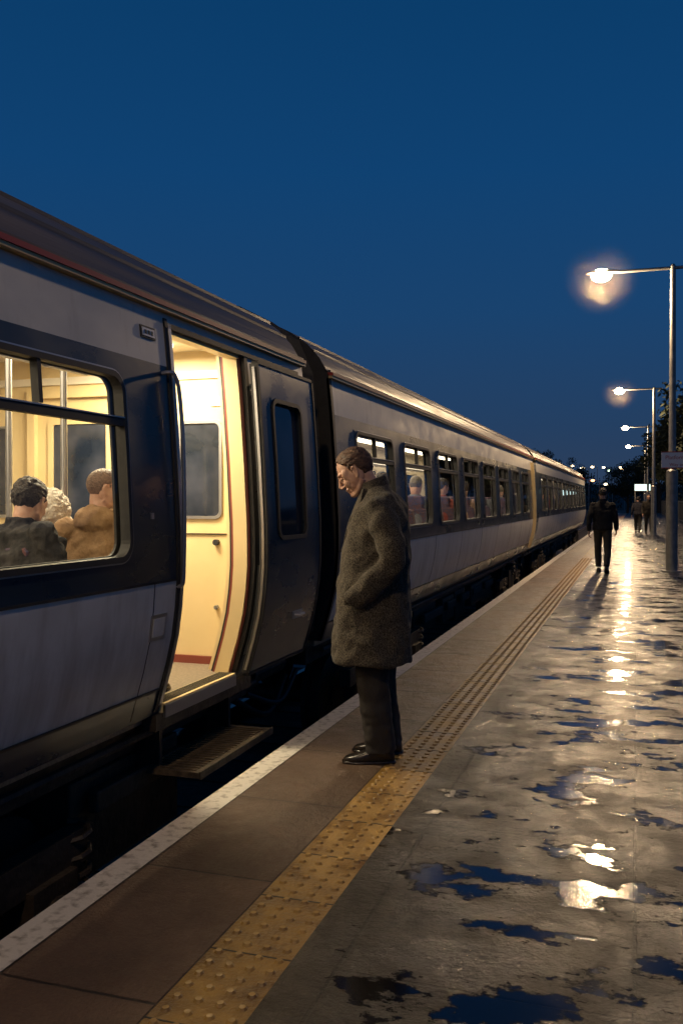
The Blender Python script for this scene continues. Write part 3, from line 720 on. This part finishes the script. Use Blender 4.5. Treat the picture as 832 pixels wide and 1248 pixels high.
def human(name,loc,hd,P,cl,vox=.014,hands=True,sc=1,style='short',folds=.02):
    a=math.atan2(-hd[0],hd[1]); root=empty(name,loc,a,sc=sc)
    mj,mt_,mh,ms=cl
    l=MB()
    for s in ('l','r'):
        l.tube([P['hip_'+s],P['knee_'+s],P['ank_'+s]],[.098,.074,.062],0,n=16,sub=5)
    pv=V(P['pelvis']); l.ell(pv,(.165,.125,.12),0)
    l.build('trousers',[mt_],root,remesh=vox,sm=4,disp=.012,dscale=.08)
    sh=MB()
    for s in ('l','r'):
        f=P['foot_'+s]; shoe(sh,f[0],f[1],f[3],f[4],f[2])
    sh.build('shoes',[m_shoe],root,smooth=True)
    ch=V(P['chest']); nk=V(P['neck']); t=MB(); pts=[]
    fat=P.get('fat',1)
    for u,rx,ry in ((-.12,.175,.13),(0,.178,.135),(.3,.172,.13),(.6,.185,.135),(.85,.195,.13)):
        c=pv.lerp(ch,u); pts.append(ringh(c.x,c.y,c.z,rx*fat,ry*fat))
    for u,rx,ry in ((.35,.175,.105),(.7,.12,.085),(.92,.075,.07)):
        c=ch.lerp(nk,u)+V((0,0,.03*(1-u))); pts.append(ringh(c.x,c.y,c.z,rx*fat,ry*fat))
    t.rings(pts,0)
    for s in ('l','r'):
        t.tube([P['sh_'+s],P['el_'+s],P['wr_'+s]],[.074,.058,.044],0,n=14,sub=5); t.ell(P['sh_'+s],(.078,.078,.075),0)
    if P.get('collar',True): t.tube([nk+V((0,-.01,-.05)),nk+V((0,0,.015))],[.085,.078],0,n=18)
    if P.get('hood'):
        t.ell(nk+V((0,-.09,-.01)),(.13,.075,.08),0); t.ell(nk+V((-.07,0,0)),(.05,.08,.05),0); t.ell(nk+V((.07,0,0)),(.05,.08,.05),0)
    t.build('jacket',[mj],root,remesh=vox,sm=4,disp=folds,dscale=.07)
    head(root,P['head'],P.get('pitch',0),P.get('yaw',0),nk-V((0,0,.03)),ms,mh,vox=max(.005,vox*.5),style=style)
    if hands:
        for s,sg in (('l',1),('r',-1)):
            w=V(P['wr_'+s]); d_=(w-V(P['el_'+s])).normalized()
            inn=V((sg,0,0)); inn=(inn-d_*inn.dot(d_)).normalized(); fr=d_.cross(inn)*-sg
            if fr.y<0 and abs(d_.z)>.5: fr=-fr
            hand(root,w+d_*.01,d_,inn,fr,ms,vox=.005)
    return root
# --- man waiting in the tweed coat
man=empty('man_in_tweed_coat',(-1.46,5.02,0),math.atan2(.95,-.22))
c=MB(); rs=[]
for k,(z,cy,rx,ry) in enumerate(((.565,-.005,.265,.232),(.58,-.005,.272,.236),(.70,-.01,.262,.228),(.85,-.015,.256,.219),(1.0,-.02,.25,.209),(1.15,-.03,.244,.199),(1.28,-.042,.242,.187),(1.38,-.052,.238,.170),(1.45,-.058,.224,.147),(1.51,-.056,.182,.114),(1.545,-.042,.125,.088),(1.575,-.028,.09,.07))):
    wv=max(0,.030*(1.1-z)/.5); rs.append(ringh(0,cy,z,rx,ry,n=56,p=2.35,wave=wv,k=6,ph=z*2.2))
c.rings(rs,0)
for sg in (-1,1):
    c.tube([(sg*.17,-.05,1.45),(sg*.243,-.098,1.33),(sg*.280,-.130,1.16),(sg*.278,-.03,1.04),(sg*.245,.09,.93)],[.088,.083,.075,.071,.065],0,n=18,sub=5)
    c.ell((sg*.182,-.055,1.44),(.082,.084,.074),0)
c.build('overcoat',[m_tweed],man,remesh=.008,sm=4,disp=.034,dscale=.10)
k_=MB()
def cring(z,r1,r2,tilt,cy): return [(r1*math.cos(t),cy+r2*math.sin(t),z-tilt*math.sin(t)) for t in [math.radians(-250+320*j/30) for j in range(31)]]
o=[cring(1.525,.112,.095,.03,-.028),cring(1.575,.096,.086,.035,-.012),cring(1.605,.089,.082,.03,-.004),cring(1.607,.079,.072,.03,-.004),cring(1.57,.08,.070,.035,-.012),cring(1.525,.085,.075,.03,-.028)]
k_.rings([[o[a][j] for a in range(6)] for j in range(31)],0)
for sg in (-1,1):
    k_.rings([[(sg*.045,.052,1.56),(sg*.095,.04,1.56),(sg*.09,.025,1.55),(sg*.05,.04,1.55)],[(sg*.03,.09,1.47),(sg*.13,.06,1.46),(sg*.13,.045,1.45),(sg*.03,.075,1.46)],[(sg*.012,.133,1.36),(sg*.09,.118,1.38),(sg*.09,.10,1.37),(sg*.012,.115,1.35)],[(sg*.003,.158,1.24),(sg*.012,.158,1.25),(sg*.012,.143,1.25),(sg*.003,.143,1.24)]],0)
    k_.rings([[(sg*.262,.02,z0),(sg*.272,.02,z0),(sg*.235,.14,z0+.01),(sg*.225,.14,z0+.01)] for z0 in (.90,.96)],0)
k_.build('collar_and_lapels',[m_tweed],man,remesh=.004,sm=2)
b_=MB()
for z in (1.20,1.08,.96,.84): b_.ell((-.03,.158+(1.24-z)*.08,z),(.014,.008,.014),0,n=12,m=6)
b_.build('buttons',[m_black],man,smooth=True)
l=MB()
l.tube([(-.095,-.04,.95),(-.10,-.015,.52),(-.10,-.065,.06)],[.11,.094,.084],0,n=20,sub=6)
l.tube([(.095,-.05,.95),(.10,-.045,.52),(.10,-.095,.06)],[.11,.094,.084],0,n=20,sub=6)
l.ell((0,-.05,.95),(.18,.14,.12),0)
l.build('trousers',[m_trou],man,remesh=.009,sm=3,disp=.022,dscale=.07)
s_=MB(); shoe(s_,-.105,-.045,.10); shoe(s_,.10,-.085,-.12); s_.build('shoes',[m_shoe],man,smooth=True)
head(man,(0,.092,1.656),math.radians(36),0,(0,-.02,1.50),m_skin,m_hair,vox=.0036,sc=1.08)
# --- man walking away
mjk=cloth('black_jacket',(.010,.010,.012),(.02,.02,.022))
walk=dict(pelvis=(0,0,.93),hip_l=(-.09,.0,.9),hip_r=(.09,0,.9),knee_l=(-.10,.14,.52),knee_r=(.10,-.02,.48),ank_l=(-.09,.20,.12),ank_r=(.09,-.22,.16),
 foot_l=(-.09,.22,.0,.05,.12),foot_r=(.09,-.24,.05,-.05,-.45),chest=(0,.02,1.30),neck=(0,.03,1.50),head=(0,.06,1.625),pitch=.15,
 sh_l=(-.185,.01,1.385),sh_r=(.185,.01,1.385),el_l=(-.26,-.10,1.12),el_r=(.26,.02,1.10),wr_l=(-.27,-.06,.87),wr_r=(.26,.16,.89),fat=1.12)
human('walking_man',(-.66,19.3,0),(.02,1),walk,(mjk,m_trou,m_hairk,m_skin2),vox=.012)
human('walking_woman',(.05,43.5,0),(.05,1),walk,(cloth('dark_coat_b',(.02,.02,.03),(.03,.03,.04)),m_trou,m_hairk,m_skin),vox=.018,sc=.95,style='full')
human('walking_man',(.5,42.0,0),(.05,-1),walk,(cloth('dark_coat_c',(.03,.025,.02),(.04,.035,.03)),m_trou,m_hair,m_skin),vox=.018)
human('walking_man',(.15,56,0),(0,1),walk,(mjk,m_trou,m_hairk,m_skin2),vox=.02)
# --- seated passengers
sit=dict(pelvis=(0,.02,.56),hip_l=(-.09,.05,.56),hip_r=(.09,.05,.56),knee_l=(-.12,.45,.56),knee_r=(.12,.45,.56),ank_l=(-.12,.42,.12),ank_r=(.12,.44,.12),
 foot_l=(-.12,.43,0,.1,0),foot_r=(.12,.45,0,-.1,0),chest=(0,-.02,.92),neck=(0,0,1.12),head=(0,.03,1.245),pitch=.1,
 sh_l=(-.18,-.01,1.01),sh_r=(.18,-.01,1.01),el_l=(-.25,.06,.76),el_r=(.25,.06,.76),wr_l=(-.12,.27,.70),wr_r=(.12,.27,.70))
FZ=.43
b1_=dict(sit,fat=1.12,hood=True,pitch=.15,chest=(0,.03,.92),neck=(0,.06,1.09),head=(0,.11,1.245),yaw=-1.0)
human('seated_passenger',(-2.58,3.94,FZ-.0),(-.1,1),b1_,(cloth('tan_hoodie',(.20,.125,.07),(.27,.175,.10)),m_trou,m_hair,skin('skin_c',(.38,.23,.16))),vox=.009,sc=.895,style='shaved',folds=.03)
b2_=dict(sit,fat=1.35,pitch=.4,chest=(0,.05,.9),neck=(0,.10,1.08),head=(0,.17,1.18))
human('seated_passenger',(-2.70,3.44,FZ),(-.1,1),b2_,(cloth('dark_quilted_coat',(.022,.022,.024),(.05,.048,.05)),m_trou,m_hairk,m_skin),vox=.009,sc=.89,style='full',folds=.05)
mw=M('white_fleece',(.50,.46,.40),(.68,.63,.56),rough=.95,scale=30,bump=1.,bscale=60)
p3=human('seated_passenger',(-2.93,4.03,FZ),(.1,-1),dict(sit,hood=True,pitch=.5,fat=1.1),(mw,m_trou,m_hair,m_skin),vox=.010,sc=.80)
q=MB(); q.ell((0,-.01,1.26),(.135,.14,.15),0); q.ell((0,.03,1.24),(.13,.13,.13),0); q.ell((0,-.05,1.15),(.15,.13,.1),0); q.build('fleece_hood',[mw],p3,remesh=.01,sm=2,disp=.03,dscale=.03)
cols=[((.03,.03,.05),(.05,.05,.07)),((.25,.16,.12),(.35,.24,.18)),((.10,.11,.13),(.16,.17,.2)),((.2,.05,.05),(.25,.07,.06))]
temps=[]
def dup(root,loc,rz,sc):
    e_=empty('seated_passenger',loc,rz,sc=sc)
    for ch_ in root.children:
        o=ch_.copy(); scene.collection.objects.link(o); o.parent=e_
for i in range(4):
    y=7.0+.825*(2*i)+.12
    temps.append(human('seated_passenger',(-2.68,y+.825,FZ),(0,1),dict(sit,pitch=.1+.12*i,yaw=(-.4,.5,0,-.7)[i]),(cloth('jumper_%d'%i,*cols[i]),m_trou,(m_hair,m_hairk,m_hairg,m_hairk)[i],m_skin),vox=.018,hands=False,sc=1.0,style=('short','full')[i%2]))
for k,(x,i) in enumerate([(-3.12,2),(-2.68,9),(-2.68,11),(-3.12,6),(-4.42,4),(-4.0,8),(-2.68,14),(-4.42,12)]):
    dup(temps[k%4],(x,7.0+.825*i+.12,FZ),0,1)
for k,i in enumerate((1,4,6,9,12,15,19)):
    dup(temps[(k+1)%4],(-2.68,22.5+.825*i+.12,FZ),0,1)
# ---------------------------------------------------------------- sky (dusk)
wd=bpy.data.worlds.new('World'); scene.world=wd; wd.use_nodes=True; nt=wd.node_tree; N=nt.nodes; L=nt.links; bg=N['Background']
tc=N.new('ShaderNodeTexCoord'); sp=N.new('ShaderNodeSeparateXYZ'); L.new(tc.outputs['Generated'],sp.inputs[0])
cr=N.new('ShaderNodeValToRGB'); L.new(sp.outputs['Z'],cr.inputs['Fac']); el=cr.color_ramp.elements
el[0].position=0; el[0].color=(.028,.048,.095,1); el[1].position=1; el[1].color=(.002,.024,.08,1)
for p_,c_ in ((.08,(.018,.050,.120)),(.2,(.010,.055,.155)),(.34,(.005,.053,.165)),(.5,(.003,.045,.142))):
    e_=el.new(p_); e_.color=(*c_,1)
sk=N.new('ShaderNodeTexSky'); sk.sky_type='NISHITA'; sk.sun_disc=False; sk.sun_elevation=math.radians(-5); sk.sun_rotation=math.radians(200)
sc2=N.new('ShaderNodeVectorMath'); sc2.operation='SCALE'; sc2.inputs['Scale'].default_value=.02; L.new(sk.outputs[0],sc2.inputs[0])
av=N.new('ShaderNodeVectorMath'); av.operation='ADD'; L.new(cr.outputs[0],av.inputs[0]); L.new(sc2.outputs[0],av.inputs[1])
L.new(av.outputs[0],bg.inputs['Color']); bg.inputs['Strength'].default_value=1.0
# ---------------------------------------------------------------- camera
cam=bpy.data.cameras.new('camera'); co=bpy.data.objects.new('camera',cam); scene.collection.objects.link(co)
co.location=(0,0,1.49); co.rotation_euler=(math.radians(90-.73),0,math.radians(18.08))
cam.sensor_fit='VERTICAL'; cam.sensor_height=36; cam.lens=31.73; cam.clip_start=.05; cam.clip_end=3000
scene.camera=co
scene.view_settings.view_transform='Standard'; scene.view_settings.look='None'; scene.view_settings.exposure=0
